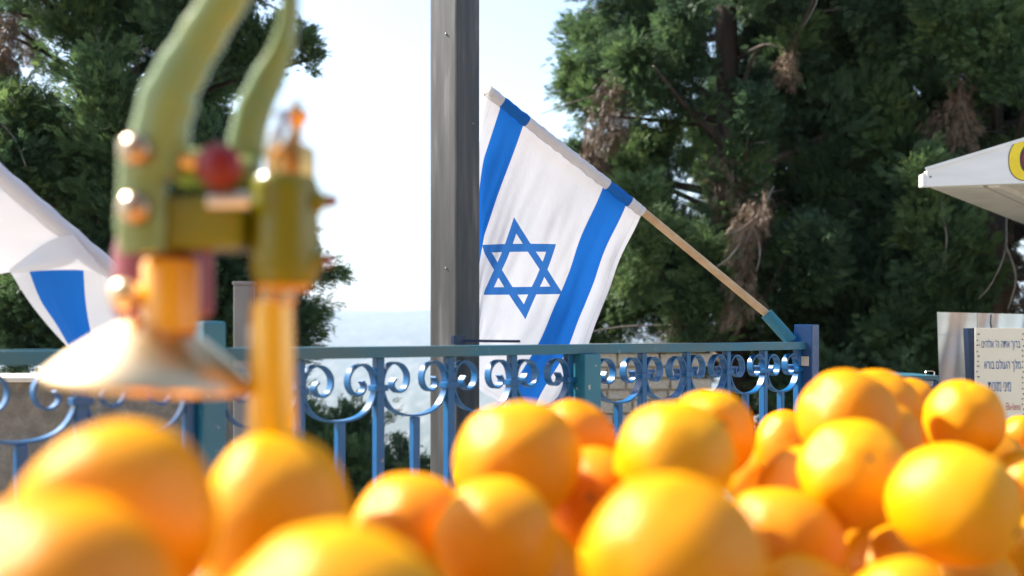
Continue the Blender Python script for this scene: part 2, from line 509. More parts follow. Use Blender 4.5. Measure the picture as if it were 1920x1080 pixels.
# ------------------------------------------------------------------ trees
def sprig_mesh(P, A, L, tint, W=.0048, nleaf=8, spread=.62):
    """P base points, A axes (unit), L sprig lengths -> feathery sprigs of narrow rhombic leaflets"""
    N = len(P)
    R = rng.normal(size=(N, 3)); S = np.cross(A, R); S /= np.linalg.norm(S, axis=1, keepdims=True) + 1e-9
    Nn = np.cross(A, S)
    V = np.empty((N, nleaf, 4, 3), np.float32)
    for k in range(nleaf):
        t = (k + .3) / nleaf
        sg = 1 if k % 2 else -1
        if k == nleaf - 1: c, s = 1.0, 0.0
        else: c, s = math.cos(spread), math.sin(spread) * sg
        jit = rng.normal(0, .22, (N, 1))
        D = A * c + S * s + Nn * jit
        D /= np.linalg.norm(D, axis=1, keepdims=True)
        Q = np.cross(D, Nn); Q /= np.linalg.norm(Q, axis=1, keepdims=True) + 1e-9
        ll = L[:, None] * (.60 - .25 * t) * rng.uniform(.75, 1.25, (N, 1))
        b0 = P + A * (L[:, None] * t * .8)
        w = W * rng.uniform(.8, 1.3, (N, 1))
        V[:, k, 0] = b0
        V[:, k, 1] = b0 + D * ll * .45 + Q * w
        V[:, k, 2] = b0 + D * ll
        V[:, k, 3] = b0 + D * ll * .45 - Q * w
    nq = N * nleaf
    me = bpy.data.meshes.new('foliage')
    me.vertices.add(nq * 4); me.vertices.foreach_set('co', V.reshape(-1))
    me.loops.add(nq * 4); me.loops.foreach_set('vertex_index', np.arange(nq * 4, dtype=np.int32))
    me.polygons.add(nq)
    me.polygons.foreach_set('loop_start', np.arange(0, nq * 4, 4, dtype=np.int32))
    at_ = me.attributes.new('tint', 'FLOAT', 'POINT')
    at_.data.foreach_set('value', np.repeat(np.clip(tint, 0, 1), nleaf * 4).astype(np.float32))
    me.update()
    return me


def bough_mesh(length, rad, n_twig, n_sprig, droop, mat, W, L0, L1, tint0, seed):
    """one feathery bough growing along +Z: a woody axis, side twigs and sprigs of scale-like leaflets"""
    r_ = np.random.default_rng(seed)
    Ps, As, Ls, Ts = [], [], [], []
    for k in range(n_twig):
        f = r_.uniform(0, 1) ** .8
        az = r_.uniform(0, 2 * math.pi)
        p = np.array([0, 0, length * f * .85]) + r_.normal(0, rad * .06, 3)
        tl = (rad * 1.25) * (1 - .55 * f) * r_.uniform(.55, 1.2) + length * .08
        out = np.array([math.cos(az), math.sin(az), 0])
        d = out * r_.uniform(.55, 1.0) + np.array([0, 0, r_.uniform(.45, 1.05)])
        d /= np.linalg.norm(d)
        m = max(4, int(n_sprig / n_twig * r_.uniform(.6, 1.4)))
        tt = r_.uniform(.08, 1.0, m)[:, None]
        bend = np.array([0, 0, -droop]) * tl
        Q = p + d * tl * tt + bend * tt ** 2 + r_.normal(0, .010 + rad * .07, (m, 3))
        A = d + bend / tl * tt * 1.3 + r_.normal(0, .27, (m, 3))
        A /= np.linalg.norm(A, axis=1, keepdims=True)
        Ps.append(Q); As.append(A); Ls.append(r_.uniform(L0, L1, m))
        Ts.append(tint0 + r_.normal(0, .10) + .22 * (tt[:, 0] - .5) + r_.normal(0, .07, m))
    P, A, L, T = [np.concatenate(q) for q in (Ps, As, Ls, Ts)]
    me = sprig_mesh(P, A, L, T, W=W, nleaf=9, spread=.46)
    me.materials.append(mat)
    return me
BOUGH = [bough_mesh(.40, .17, 30, 1500, .25, M['leaf'], .0019, .026, .060, .5, 100 + k) for k in range(6)]
SPRAY = [bough_mesh(.20, .085, 14, 520, .20, M['leaf'], .0019, .024, .054, .5, 200 + k) for k in range(4)]
DEADB = [bough_mesh(.42, .10, 26, 700, -.35, M['dead'], .0015, .026, .065, .5, 300 + k) for k in range(3)]
def put_boughs(clumps, parent, dead=False):
    for c, sc, cnt, ax, tint in clumps:
        s = (sc[0] * sc[1] * sc[2]) ** (1 / 3)
        d = Vector(ax).normalized() + Vector((random.gauss(0, .28), random.gauss(0, .28), random.gauss(0, .22)))
        d.normalize()
        if dead: me = random.choice(DEADB); k = sc[2] / .20; wid = sc[0] / .10
        elif s < .105: me = random.choice(SPRAY); k = s / .085; wid = k
        else: me = random.choice(BOUGH); k = s / .15; wid = k
        k = min(max(k, .6), 1.5); wid = min(max(wid, .55), 1.5)
        L = (.42 if dead else .20 if me in SPRAY else .40) * k
        q = d.to_track_quat('Z', 'Y')
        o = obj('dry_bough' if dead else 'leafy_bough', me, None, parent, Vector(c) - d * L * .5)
        o.rotation_euler = (q @ Matrix.Rotation(random.uniform(0, 6.28), 3, 'Z').to_quaternion()).to_euler()
        o.scale = (wid, wid, k)

def cypress(name, label, base, height, radius, n_limb, zlo, cnt, group=None, extra=(), tintbase=.42, dead_frac=.12, clear_above=3.4, trunk_r=.085, lean=(0, 0), shape=1.0, dead_extra=(), twigs=(), gaps=()):
    base = Vector(base)
    t = thing(name, label, 'tree', base, 0, group)
    top = Vector((lean[0], lean[1], height))
    tp = [top * f + Vector((.05 * math.sin(5 * f + base.x), .05 * math.cos(4 * f), 0)) * (f > 0) for f in np.linspace(0, 1, 12)]
    MB().tube(tp, [trunk_r * (1.15 - f) + .008 for f in np.linspace(0, 1, 12)], 10).build('trunk', M['bark'], t, smooth=True)
    clumps = []; dead = []
    lm = MB(); tw = MB()
    k = 0
    for i in range(n_limb):
        f = (i + random.random()) / n_limb
        zm = min(3.3 - base.z, height * .97)
        z = zlo + (zm - zlo) * (f / .8) if f < .8 else zm + (height * .98 - zm) * (f - .8) / .2
        tz = max(0, min(1, z / height))
        rr = radius * shape * (1 - tz) ** .55 * random.uniform(.65, 1.12) + .1 * min(1, radius / .5)
        a = i * 2.39996 + random.uniform(-.4, .4)
        st = top * tz
        d = Vector((math.cos(a), math.sin(a), 0))
        end = st + d * rr + Vector((0, 0, rr * random.uniform(.25, .75)))
        mid = st + d * rr * .55 + Vector((0, 0, rr * random.uniform(.0, .22)))
        pts = catmull([st, mid, end], 4)
        r0 = .030 * (1 - tz) + .010
        lm.tube(pts, [r0 * (1 - j / (len(pts) - .5)) + .004 for j in range(len(pts))], 6)
        high = (z + base.z) > clear_above
        nC = 3 if high else 5
        for j in range(nC):
            g = random.uniform(.38, 1.05) if j else 1.0
            c = st.lerp(mid, min(1, g * 2)) if g < .5 else mid.lerp(end, (g - .5) * 2)
            c = c + Vector((random.gauss(0, .09), random.gauss(0, .09), random.gauss(0, .10)))
            s = random.uniform(.10, .19) * (1.5 if high else 1)
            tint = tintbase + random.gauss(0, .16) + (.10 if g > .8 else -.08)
            lst = dead if (random.random() < dead_frac and g < .95) else clumps
            ax = (d.x * .45, d.y * .45, .75) if lst is clumps else (d.x * .2, d.y * .2, -.9)
            sc = (s * .62, s * .62, s * 1.5) if lst is dead else (s, s, s * 1.1)
            lst.append((tuple(c), sc, int(cnt * (.45 if high else 1) * random.uniform(.6, 1.3) * (.6 if lst is dead else 1)), ax, tint))
        if not high:
            for j in range(3):
                p = pts[random.randrange(2, len(pts))]
                e = p + Vector((random.gauss(0, .16), random.gauss(0, .16), random.uniform(-.22, .12)))
                tw.tube(catmull([p, p.lerp(e, .5) + Vector((random.gauss(0, .03), random.gauss(0, .03), .02)), e], 3), [.006, .005, .0045, .004, .003, .0025, .002][:7], 4)
    for (c, s, n_, tint) in extra:
        c = Vector(c) - base
        tz = max(.05, min(.95, (c.z - .25) / height))
        st = top * tz
        lm.tube(catmull([st, st.lerp(c, .55) + Vector((0, 0, .04)), c], 5), [.014 * (1 - j / 11.5) + .004 for j in range(11)], 6)
        d = (c - st); d.z = 0
        if d.length > 1e-4: d.normalize()
        clumps.append((tuple(c), s if isinstance(s, tuple) else (s, s, s), n_, (d.x * .5, d.y * .5, .6), tint))
    for (c, s, n_, tint) in dead_extra:
        c = Vector(c) - base
        st = top * max(.05, min(.95, (c.z + .1) / height))
        lm.tube(catmull([st, st.lerp(c, .6) + Vector((0, 0, .08)), c + Vector((0, 0, s[2] * .6))], 5), [.010 * (1 - j / 11.5) + .004 for j in range(11)], 6)
        dead.append((tuple(c), s, n_, (0, 0, -.95), tint))
    tag(lm.build('limbs', M['bark'], t, smooth=True), kind='stuff')
    if tw.v: tag(tw.build('dead_twigs', M['deadwood'], t, smooth=True), kind='stuff')
    for pts in twigs:
        q = [Vector(p) - base for p in pts]
        q = catmull(q, 4)
        MB().tube(q, [.0038 * (1 - j / (len(q) + .0)) + .0025 for j in range(len(q))], 5).build('dead_branch', M['deadwood'], t, smooth=True)
    def airy(c):     # natural openings in the crown
        q = Vector(c[0]) + base
        x = 960 + q.x / q.y * FPX; y = HORIZON - (q.z - CAMZ) / q.y * FPX
        return not any(((x - a) / rx) ** 2 + ((y - b_) / ry) ** 2 < 1 for a, b_, rx, ry in gaps)
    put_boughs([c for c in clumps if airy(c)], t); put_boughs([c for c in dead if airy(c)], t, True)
    return t

TG = 'trees behind the railing'
RGAPS = [(1372, 60, 62, 55), (1262, 212, 60, 48), (1296, 345, 52, 45), (1560, 420, 45, 45), (1700, 140, 40, 50), (1440, 560, 40, 35)]
LGAPS = [(85, 118, 84, 74), (228, 140, 76, 66), (425, 250, 40, 60), (420, 400, 45, 60), (180, 290, 45, 35), (650, 540, 95, 130)]
def px(x, y, Y): return tuple(at(x, y, Y))
def gz(x, y): return terrain_h(x, y) - .03

# right-hand mass
dx = [(px(1150, 190, 5.0), (.09, .09, .22), 260, .45), (px(1110, 260, 5.1), (.08, .08, .20), 220, .4), (px(1230, 200, 5.0), (.06, .06, .16), 170, .5),
      (px(1395, 480, 4.6), (.10, .08, .26), 330, .75), (px(1420, 400, 4.6), (.06, .06, .14), 160, .8), (px(1360, 330, 4.8), (.09, .08, .18), 260, .35), (px(1480, 110, 4.9), (.03, .03, .05), 50, 1.0)]
ex = [(px(1200, 40, 5.2), .15, 260, .45), (px(1200, 110, 5.2), .15, 280, .5), (px(1120, 320, 5.3), .14, 160, .3), (px(1180, 560, 5.2), .14, 260, .45), (px(1190, 520, 5.3), .15, 220, .4),
      (px(1220, 590, 5.2), .13, 240, .4), (px(1290, 60, 4.9), .17, 300, .6), (px(1330, 520, 4.7), .17, 260, .5), (px(1260, 470, 5.0), .18, 240, .4), (px(1420, 90, 4.7), .18, 320, .55), (px(1290, 600, 4.8), .17, 280, .4)]
tws = [[px(1450, 350, 4.7), px(1425, 400, 4.6), px(1400, 450, 4.55), px(1385, 500, 4.55)], [px(1420, 405, 4.6), px(1390, 430, 4.55), px(1362, 440, 4.5)], [px(1412, 420, 4.6), px(1425, 470, 4.55), px(1418, 510, 4.55)], [px(1400, 440, 4.57), px(1370, 480, 4.5), px(1345, 500, 4.5)]]
cypress('cypress_tree', 'dark cypress with drooping dry brown foliage directly behind the flag', (1.18, 5.35, gz(1.18, 5.35)), 6.6, .88, 44, 1.2, 150, TG, ex, .42, .19, 3.1, dead_extra=dx, twigs=tws, gaps=RGAPS)
ex = [(px(1560, 60, 5.2), .2, 320, .5), (px(1500, 200, 5.2), .2, 300, .5), (px(1600, 330, 5.3), .2, 280, .45), (px(1560, 560, 5.2), .2, 300, .35), (px(1640, 660, 5.2), .2, 300, .3), (px(1480, 650, 5.2), .2, 300, .3), (px(1620, 180, 5.2), .2, 300, .55), (px(1670, 470, 5.2), .19, 300, .5)]
cypress('cypress_tree', 'dense dark green cypress rising behind the blue end post', (2.15, 6.15, gz(2.15, 6.15)), 7.2, 1.1, 42, 1.6, 165, TG, ex, .40, .13, 3.2, gaps=RGAPS)
dx = [(px(1800, 190, 4.7), (.07, .07, .2), 240, .7), (px(1900, 520, 4.8), (.12, .1, .3), 330, .75), (px(1760, 230, 4.8), (.05, .05, .16), 160, .6)]
ex = [(px(1860, 120, 4.6), .16, 280, .7), (px(1780, 60, 4.6), .17, 300, .55), (px(1800, 480, 4.6), .17, 260, .6), (px(1880, 60, 4.5), .16, 260, .7), (px(1740, 400, 4.8), .15, 200, .45), (px(1770, 560, 4.6), .17, 280, .5), (px(1700, 640, 4.7), .17, 280, .35)]
tws = [[px(1900, 300, 4.6), px(1888, 400, 4.5), px(1885, 470, 4.45), px(1860, 530, 4.4), px(1835, 560, 4.4)], [px(1886, 460, 4.45), px(1905, 520, 4.4), px(1890, 580, 4.4)], [px(1760, 320, 4.6), px(1768, 400, 4.5), px(1775, 450, 4.45), px(1768, 500, 4.45)]]
cypress('cypress_tree', 'tall cypress with bare hanging twigs behind the white stall roof', (2.55, 5.25, gz(2.55, 5.25)), 7.4, .95, 40, 1.5, 150, TG, ex, .44, .18, 3.1, trunk_r=.10, dead_extra=dx, twigs=tws, gaps=RGAPS)
# left-hand mass
ex = [(px(440, 110, 4.2), .13, 240, .35), (px(480, 120, 4.2), .11, 200, .3), (px(520, 90, 4.2), .09, 130, .35), (px(570, 75, 4.2), .07, 110, .35), (px(585, 110, 4.2), .05, 60, .35), (px(420, 60, 4.2), .07, 100, .35),
      (px(395, 250, 4.3), .10, 170, .35), (px(420, 225, 4.3), .06, 60, .4), (px(150, 60, 4.2), .18, 360, .4), (px(40, 60, 4.2), .2, 360, .4), (px(280, 60, 4.3), .18, 320, .4), 
      (px(100, 270, 4.1), .14, 240, .5), (px(60, 330, 4.0), .15, 260, .6), (px(200, 330, 4.1), .17, 320, .45), (px(270, 400, 4.2), .17, 320, .4), (px(200, 450, 4.1), .18, 340, .45), (px(320, 300, 4.3), .15, 240, .4), (px(30, 600, 3.9), .16, 300, .8), (px(60, 560, 3.9), .14, 260, .7), (px(220, 560, 4.1), .18, 320, .4), (px(130, 500, 4.2), .18, 300, .45), (px(330, 500, 4.2), .17, 300, .4), (px(300, 610, 4.1), .18, 320, .4), (px(60, 640, 3.9), .16, 300, .6), (px(180, 650, 4.0), .17, 300, .45)]
dx = [(px(12, 120, 4.0), (.07, .07, .2), 260, .6), (px(15, 60, 4.0), (.06, .06, .14), 160, .5)]
cypress('cypress_tree', 'spreading cypress with sky showing through behind the left flag', (-1.95, 4.7, gz(-1.95, 4.7)), 8.0, .85, 30, 1.4, 150, TG, ex, .40, .08, 3.0, trunk_r=.11, dead_extra=dx, gaps=LGAPS)
ex = [(px(420, 520, 4.4), .12, 220, .35), (px(440, 580, 4.4), .14, 260, .4), (px(470, 570, 4.4), .11, 200, .4), (px(515, 612, 4.4), .07, 150, .55), (px(548, 618, 4.4), .045, 70, .55), (px(440, 650, 4.3), .13, 260, .35), (px(405, 480, 4.5), .06, 90, .35)]
cypress('young_cypress_tree', 'young bushy cypress behind the juicer, lower than its neighbours', (-1.34, 4.75, gz(-1.34, 4.75)), 2.2, .20, 9, .5, 100, TG, ex, .40, .05, 9, trunk_r=.045, shape=.8, gaps=LGAPS)
# small tree tops below the railing
ex = [(px(688, 848, 4.6), .06, 150, .35), (px(698, 885, 4.6), .07, 180, .35), (px(670, 905, 4.6), .07, 150, .3)]
cypress('cypress_sapling', 'small dark green sapling seen low between two railing bars', (-.70, 4.65, gz(-.7, 4.65)), 1.0, .08, 5, .25, 40, 'saplings below the railing', ex, .38, .02, 9, trunk_r=.02)
ex = [(px(583, 838, 4.2), .045, 80, .45), (px(598, 880, 4.2), .06, 130, .45)]
cypress('cypress_sapling', 'small sparse sapling low beside the juicer column, behind the railing', (-.83, 4.25, gz(-.83, 4.25)), .95, .07, 5, .3, 40, 'saplings below the railing', ex, .42, .15, 9, trunk_r=.018, dead_extra=[(px(615, 875, 4.2), (.04, .04, .05), 70, .8)])

# ------------------------------------------------------------------ blue railing
RDIR = Vector((1.1014, 1.0, 0)).normalized()
RN = Vector((RDIR.y, -RDIR.x, 0))                  # towards the viewer
BAY = .0937 * math.sqrt(1 + 1.1014 ** 2)
R0 = Vector((1.1014 * 1.445 - 1.9012, 1.445, 0))
RROT = math.atan2(RDIR.y, RDIR.x)
rail = thing('blue_railing', 'blue wrought iron railing with scrolls and a worn top rail', 'railing', R0, RROT)
# local axes: +x along the railing (receding right), -y towards the viewer
TOPZ = 1.030
S_END = 9.48
S_LEFT = -4.6
MB().box((S_LEFT * BAY, -.016, TOPZ - .0178), (S_END * BAY + .02, .016, TOPZ)).build('top_rail', M['rail'], rail, bevel=.0015)
MB().box((S_LEFT * BAY, -.010, .10), (S_END * BAY, .010, .118)).build('bottom_rail', M['blue'], rail, bevel=.0015)
half = [(31, 978), (25.5, 970.5), (28, 962), (37, 956.5), (48, 960.5), (54.5, 972), (53.5, 986.5), (43.5, 998.5), (27, 1002.5), (14, 995), (7.4, 981), (6, 965), (10, 949), (22, 932), (42, 921.5), (BAY * 500, 918)]
full = [(a / 1000, z / 1000) for a, z in half] + [(BAY - a / 1000, z / 1000) for a, z in half[-2::-1]]
path = catmull([(a, 0, z) for a, z in full], 7)
vs = []; fs = []
TH, WD = .0034, .0075
NPth = len(path)
for i, p in enumerate(path):
    t = (path[min(i + 1, NPth - 1)] - path[max(i - 1, 0)]).normalized()
    nn = Vector((-t.z, 0, t.x))
    for sx, sy in ((-1, -1), (1, -1), (1, 1), (-1, 1)):
        vs.append(p + nn * (TH / 2 * sx) + Vector((0, sy * WD, 0)))
for i in range(NPth - 1):
    for k in range(4):
        k2 = (k + 1) % 4
        fs.append((i*4+k, i*4+k2, (i+1)*4+k2, (i+1)*4+k))
fs += [(0, 1, 2, 3), tuple((NPth - 1) * 4 + k for k in (3, 2, 1, 0))]
scroll_me = MB().add(vs, fs).mesh(angle=.9); scroll_me.materials.append(M['blue'])
bar_me = MB().box((-.0072, -.0072, .118), (.0072, .0072, TOPZ - .0178)).mesh(bevel=.0012, seg=1); bar_me.materials.append(M['blue'])
stem_me = MB().box((-.0065, -.0065, .118), (.0065, .0065, .917)).mesh(bevel=.0012, seg=1); stem_me.materials.append(M['blue'])
collar_me = MB().box((-.0125, -.0105, .961), (.0125, .0105, .9705)).mesh(bevel=.0018, seg=2); collar_me.materials.append(M['blue'])
def bay(s, width=1.0):
    o = obj('scroll', scroll_me, None, rail, (s * BAY, random.uniform(-.001, .001), random.uniform(-.0015, .0015))); o.scale = (width, random.uniform(.92, 1.08), 1)
    o.rotation_euler = (0, 0, random.uniform(-.02, .02))
    obj('stem', stem_me, None, rail, ((s + width / 2) * BAY, 0, 0))
def bar(s):
    o = obj('bar', bar_me, None, rail, (s * BAY, 0, 0))
    obj('collar', collar_me, None, o)
for s in (-4.2, -3.2, -2.2): bay(s)
for s in (-4.2, -3.2, -2.2, -1.19): bar(s)
bay(-.90, .90)
for s in range(0, 4): bay(s)
for s in range(0, 5): bar(s)
for k in range(5): bay(4.48 + k)
for k in range(6): bar(4.48 + k)
# posts
MB().box((-1.13 * BAY, -.026, 0), (-.90 * BAY, .026, 1.066)).build('post', M['teal'], rail, bevel=.004)
MB().box((4.09 * BAY, -.030, 0), (4.40 * BAY, .026, TOPZ - .0178)).build('post', M['teal'], rail, bevel=.003)
ep = MB().box((-.022, -.026, 0), (.022, .026, 1.071)).build('post', M['deep'], rail, bevel=.003)
ep.location = (9.48 * BAY + .034, -.004, 0); ep.rotation_euler = (0, 0, -RROT - math.radians(34))
ep['label'] = 'deep blue end post with glossy paint'
sc_ = MB().box((-.0095, -.003, -.011), (.0095, 0, .011)).build('paint_chip', M['coping'], ep, bevel=.001); sc_.location = (.004, -.0258, .985)
# flag holders on the railing: angled sockets
def socket(p0, p1, r, mat):
    q0 = rail_inv @ Vector(p0); q1 = rail_inv @ Vector(p1)
    MB().tube([q0, q0.lerp(q1, .5), q1], r, 14).build('flag_socket', mat, rail, smooth=True, angle=.7)
rail_inv = (Matrix.Translation(R0) @ Matrix.Rotation(RROT, 4, 'Z')).inverted()
END_Y = 2.33
SK0 = at(1484, 640, END_Y); SK1 = at(1437, 588, END_Y + .01)
socket(SK0, SK1, .0150, M['teal'])
LK0 = at(385, 655, 1.40); LK1 = at(300, 585, 1.45)
socket(LK0, LK1, .0135, M['teal'])

# ------------------------------------------------------------------ dark steel post and short grey post
pc = at(853, 900, 1.86); 
dp = thing('steel_post', 'tall dark grey square steel post standing behind the railing', 'post', (pc.x, 1.86, 0), math.radians(51.5))
MB().box((-.033, -.033, 0), (.033, .033, 2.75)).build('shaft', M['pole'], dp, bevel=.004)
MB().box((-.07, -.07, 0), (.07, .07, .01)).build('base_plate', M['pole'], dp, bevel=.002)
bk = MB()
for zz, sd in ((1.60, 0), (1.44, 1), (1.17, 0), (.62, 1)):
    Mx = Matrix.Translation((-.034 if sd == 0 else .012, -.008 if sd == 0 else -.034, zz)) @ (Matrix.Rotation(math.radians(-90), 4, 'Y') if sd == 0 else Matrix.Rotation(math.radians(90), 4, 'X'))
    MB().lathe([(.0018, -.001), (.0017, .0008), (.0008, .0012)], 10, Mx).build('screw', M['grey_post'], dp)
Mi = (Matrix.Translation(Vector((pc.x, 1.86, 0))) @ Matrix.Rotation(math.radians(51.5), 4, 'Z')).inverted()
a = Mi @ at(862, 639, 1.80); b_ = Mi @ at(975, 640, 1.83)
bk.tube([a, a.lerp(b_, .5), b_], .0025, 8)
bk.build('bracket_arm', M['navy'], dp)
MB().box((a.x - .02, a.y - .004, a.z - .006), (a.x + .012, a.y + .004, a.z + .01)).build('bracket_plate', M['navy'], dp, bevel=.001)
gp = at(458, 900, 1.72)
g_ = thing('grey_metal_post', 'short pale grey metal post behind the railing beside the juicer', 'post', (gp.x, 1.72, 0), .2)
zt = at(458, 535, 1.72).z
MB().box((-.017, -.017, 0), (.017, .017, zt)).build('shaft', M['grey_post'], g_, bevel=.003)
MB().box((-.019, -.019, zt), (.019, .019, zt + .006)).build('cap', M['grey_post'], g_, bevel=.002)

# ------------------------------------------------------------------ flags
def stick_mesh(pts, r):
    return MB().tube(pts, r, 12)
def grid_mesh(fn, nu, nv, uvfn):
    vs = []; fs = []; uv = []
    for j in range(nv + 1):
        for i in range(nu + 1):
            u = i / nu; v = j / nv
            vs.append(fn(u, v)); uv.append(uvfn(u, v))
    for j in range(nv):
        for i in range(nu):
            a = j * (nu + 1) + i
            fs.append((a, a + 1, a + nu + 2, a + nu + 1))
    return vs, fs, uv
def cloth(name, vs, fs, uv, parent, origin):
    me = mesh_from([Vector(p) - origin for p in vs], fs, True)
    lay = me.uv_layers.new(name='UVMap')
    for lp in me.loops: lay.data[lp.index].uv = uv[lp.vertex_index]
    return obj(name, me, M['flag'], parent)

fb = Vector(SK0)
fl = thing('flag', 'white flag with blue star and stripes hanging from angled stick on end post', 'flag', fb, 0, 'flags on the railing')
TIP = at(914, 168, 2.04); HB = at(1205, 396, 2.285)
st = [SK0 - fb, SK1 - fb, HB - fb, TIP - fb]
MB().tube(st, .0092, 12).build('stick', M['wood'], fl, smooth=True, angle=.7)
def flag_pt(u, v):
    # v along the hoist from the tip (0) to the lower end (1), u along the fly
    hx = 917 + (1205 - 917) * v; hy = 172 + (396 - 172) * v
    dep = 2.04 + (2.285 - 2.04) * v
    x = hx - 205 * u + 13 * min(1, u * 2) + 36 * (v - .5) * min(1, u * 2) - 12 * math.sin(math.pi * u) * (v > .6) * (v - .6) * 2.0
    y = hy + 432 * u - 54 * (v - .5) * min(1, u * 2) + 6 * math.sin(math.pi * min(1, u * 1.3))
    # the tip side hangs steeper and folds back behind the post
    x += 40 * (1 - v) ** 3 * min(1, u * 1.6)
    lim = 868
    fold = 0.0
    if x < lim + 40:
        e = lim + 40 - x
        x2 = lim + 40 * math.exp(-e / 40.)
        fold = (x2 - x)
        x = x2 + 10 * math.sin(e / 26.)
    # cloth waves
    w = .012 * math.sin(7.5 * v + 1.2 * u + .6) * min(1, u * 3) + .007 * math.sin(15 * v - 3 * u) * min(1, u * 2.5) + .005 * math.sin(9 * u + 4 * v)
    nz = mnoise.noise(Vector((u * 2.2, v * 9.0, 4.0))); nz2 = mnoise.noise(Vector((u * 5.0, v * 22.0, 9.0)))
    w += (.010 * nz + .0035 * nz2) * min(1, u * 4)
    # wavy stripe edges
    x += (5.5 * math.sin(8.5 * u + 2.5) + 3.0 * math.sin(17 * u + v * 2)) * min(1, u * 3) * v
    sag = .055 * math.sin(math.pi * v) * min(1, u * 2) * .4
    return at(x, y, dep + w + sag * .5 + fold / FPX * dep * .55 + .012)
vs, fs, uv = grid_mesh(flag_pt, 120, 110, lambda u, v: (u, v))
cloth('cloth', vs, fs, uv, fl, fb)
# sleeve wrapped round the stick
vs = []; fs = []; uv = []
NS, NK = 60, 14
ax = (HB - TIP).normalized(); s1 = ax.cross(Vector((0, 0, 1))).normalized(); s2 = s1.cross(ax)
for i in range(NS + 1):
    v = i / NS
    c = TIP.lerp(HB, v)
    sagd = .001 * math.sin(v * 40) + .0012 * math.sin(v * 91 + 1)
    rr = .0106 + .0005 * math.sin(v * 63) + .0006 * math.sin(v * 117 + 2)
    for k in range(NK):
        a = 2 * math.pi * k / NK
        down = max(0, -math.sin(a))
        vs.append(c + s1 * (math.cos(a) * rr) + s2 * (math.sin(a) * rr * (1 + .35 * down) - sagd * down * .6)); uv.append((.0, v))
for i in range(NS):
    for k in range(NK):
        k2 = (k + 1) % NK
        fs.append((i*NK+k, i*NK+k2, (i+1)*NK+k2, (i+1)*NK+k))
cloth('sleeve', vs, fs, uv, fl, fb)

# left flag, blown back over its stick
lb = Vector(LK0)
lf = thing('flag', 'white flag with one blue stripe showing, folded over its stick at far left', 'flag', lb, 0, 'flags on the railing')
LT = at(-190, 165, 1.34)
MB().tube([LK0 - lb, LK1 - lb, LT - lb], .0098, 12).build('stick', M['wood'], lf, smooth=True, angle=.7)
ctrl = [  # rows along the stick (upper left to lower right), columns away from it
    [(-190, 158, 1.325), (-200, 250, 1.34), (-215, 340, 1.365), (-230, 430, 1.39), (-245, 520, 1.42)],
    [(-80, 252, 1.35), (-90, 330, 1.362), (-100, 400, 1.385), (-115, 480, 1.41), (-130, 550, 1.43)],
    [(15, 336, 1.372), (0, 390, 1.385), (-15, 440, 1.405), (-30, 490, 1.425), (-40, 530, 1.445)],
    [(75, 388, 1.388), (60, 420, 1.395), (40, 450, 1.412), (15, 485, 1.43), (-12, 516, 1.45)],
    [(135, 444, 1.400), (122, 448, 1.403), (92, 460, 1.414), (60, 482, 1.43), (18, 510, 1.452)],
]
ctrl2 = [
    [(138, 440, 1.396), (118, 443, 1.396), (90, 453, 1.404), (56, 476, 1.420), (16, 506, 1.446)],
    [(170, 480, 1.400), (140, 485, 1.396), (104, 490, 1.402), (60, 498, 1.416), (20, 511, 1.446)],
    [(206, 522, 1.410), (165, 508, 1.408), (118, 506, 1.412), (68, 508, 1.424), (19, 514, 1.448)],
]
def patch(ctrl):
    rows = [catmull([at(*c) for c in r], 8) for r in ctrl]
    cols = list(zip(*rows))
    colsf = [catmull(list(c), 8) for c in cols]
    nu = len(colsf); nv = len(colsf[0])
    vs = [colsf[i][j] for j in range(nv) for i in range(nu)]
    fs = [(j*nu+i, j*nu+i+1, (j+1)*nu+i+1, (j+1)*nu+i) for j in range(nv-1) for i in range(nu-1)]
    return vs, fs, nu, nv
vs, fs, nu, nv = patch(ctrl)
vs = [v + Vector((0, .006 * mnoise.noise(v * 16), 0)) for v in vs]
cloth('cloth', vs, fs, [(.04, .03) for _ in vs], lf, lb)
vs, fs, nu, nv = patch(ctrl2)
cloth('folded_hem', vs, fs, [(.04, .03) for _ in vs], lf, lb)
# hanging corner with the stripe: rows go down, columns left to right
c3 = [
    [(16, 504, 1.462), (55, 500, 1.450), (105, 498, 1.440), (155, 500, 1.434), (200, 514, 1.430)],
    [(52, 562, 1.466), (78, 562, 1.454), (118, 560, 1.446), (158, 556, 1.446), (214, 548, 1.446)],
    [(88, 608, 1.468), (106, 606, 1.458), (132, 604, 1.450), (164, 600, 1.454), (224, 580, 1.454)],
    [(125, 649, 1.470), (130, 648, 1.462), (150, 645, 1.454), (173, 640, 1.460), (226, 612, 1.462)],
]
rows = [catmull([at(*c) for c in r], 10) for r in c3]
vs, fs, nu, nv = patch(c3)
colv = [.06, .087, .16, .232, .33]
uvs = []
for j in range(nv):
    for i in range(nu):
        t = i / 8.0; k = min(int(t), 3); uvs.append((.03, colv[k] + (colv[k + 1] - colv[k]) * (t - k)))
cloth('hanging_corner', vs, fs, uvs, lf, lb)
vs2 = []; fs2 = []
ax = (LK1 - LT).normalized(); s1 = ax.cross(Vector((0, 0, 1))).normalized(); s2 = s1.cross(ax)
SB = LT.lerp(LK1, .84)
for i in range(31):
    c = LT.lerp(SB, i / 30)
    for k in range(12):
        a = 2 * math.pi * k / 12
        vs2.append(c + (s1 * math.cos(a) + s2 * math.sin(a)) * (.0122 + .0008 * math.sin(i * 1.7)))
for i in range(30):
    for k in range(12):
        fs2.append((i*12+k, i*12+(k+1) % 12, (i+1)*12+(k+1) % 12, (i+1)*12+k))
cloth('sleeve', vs2, fs2, [(.03, .03)] * len(vs2), lf, lb)
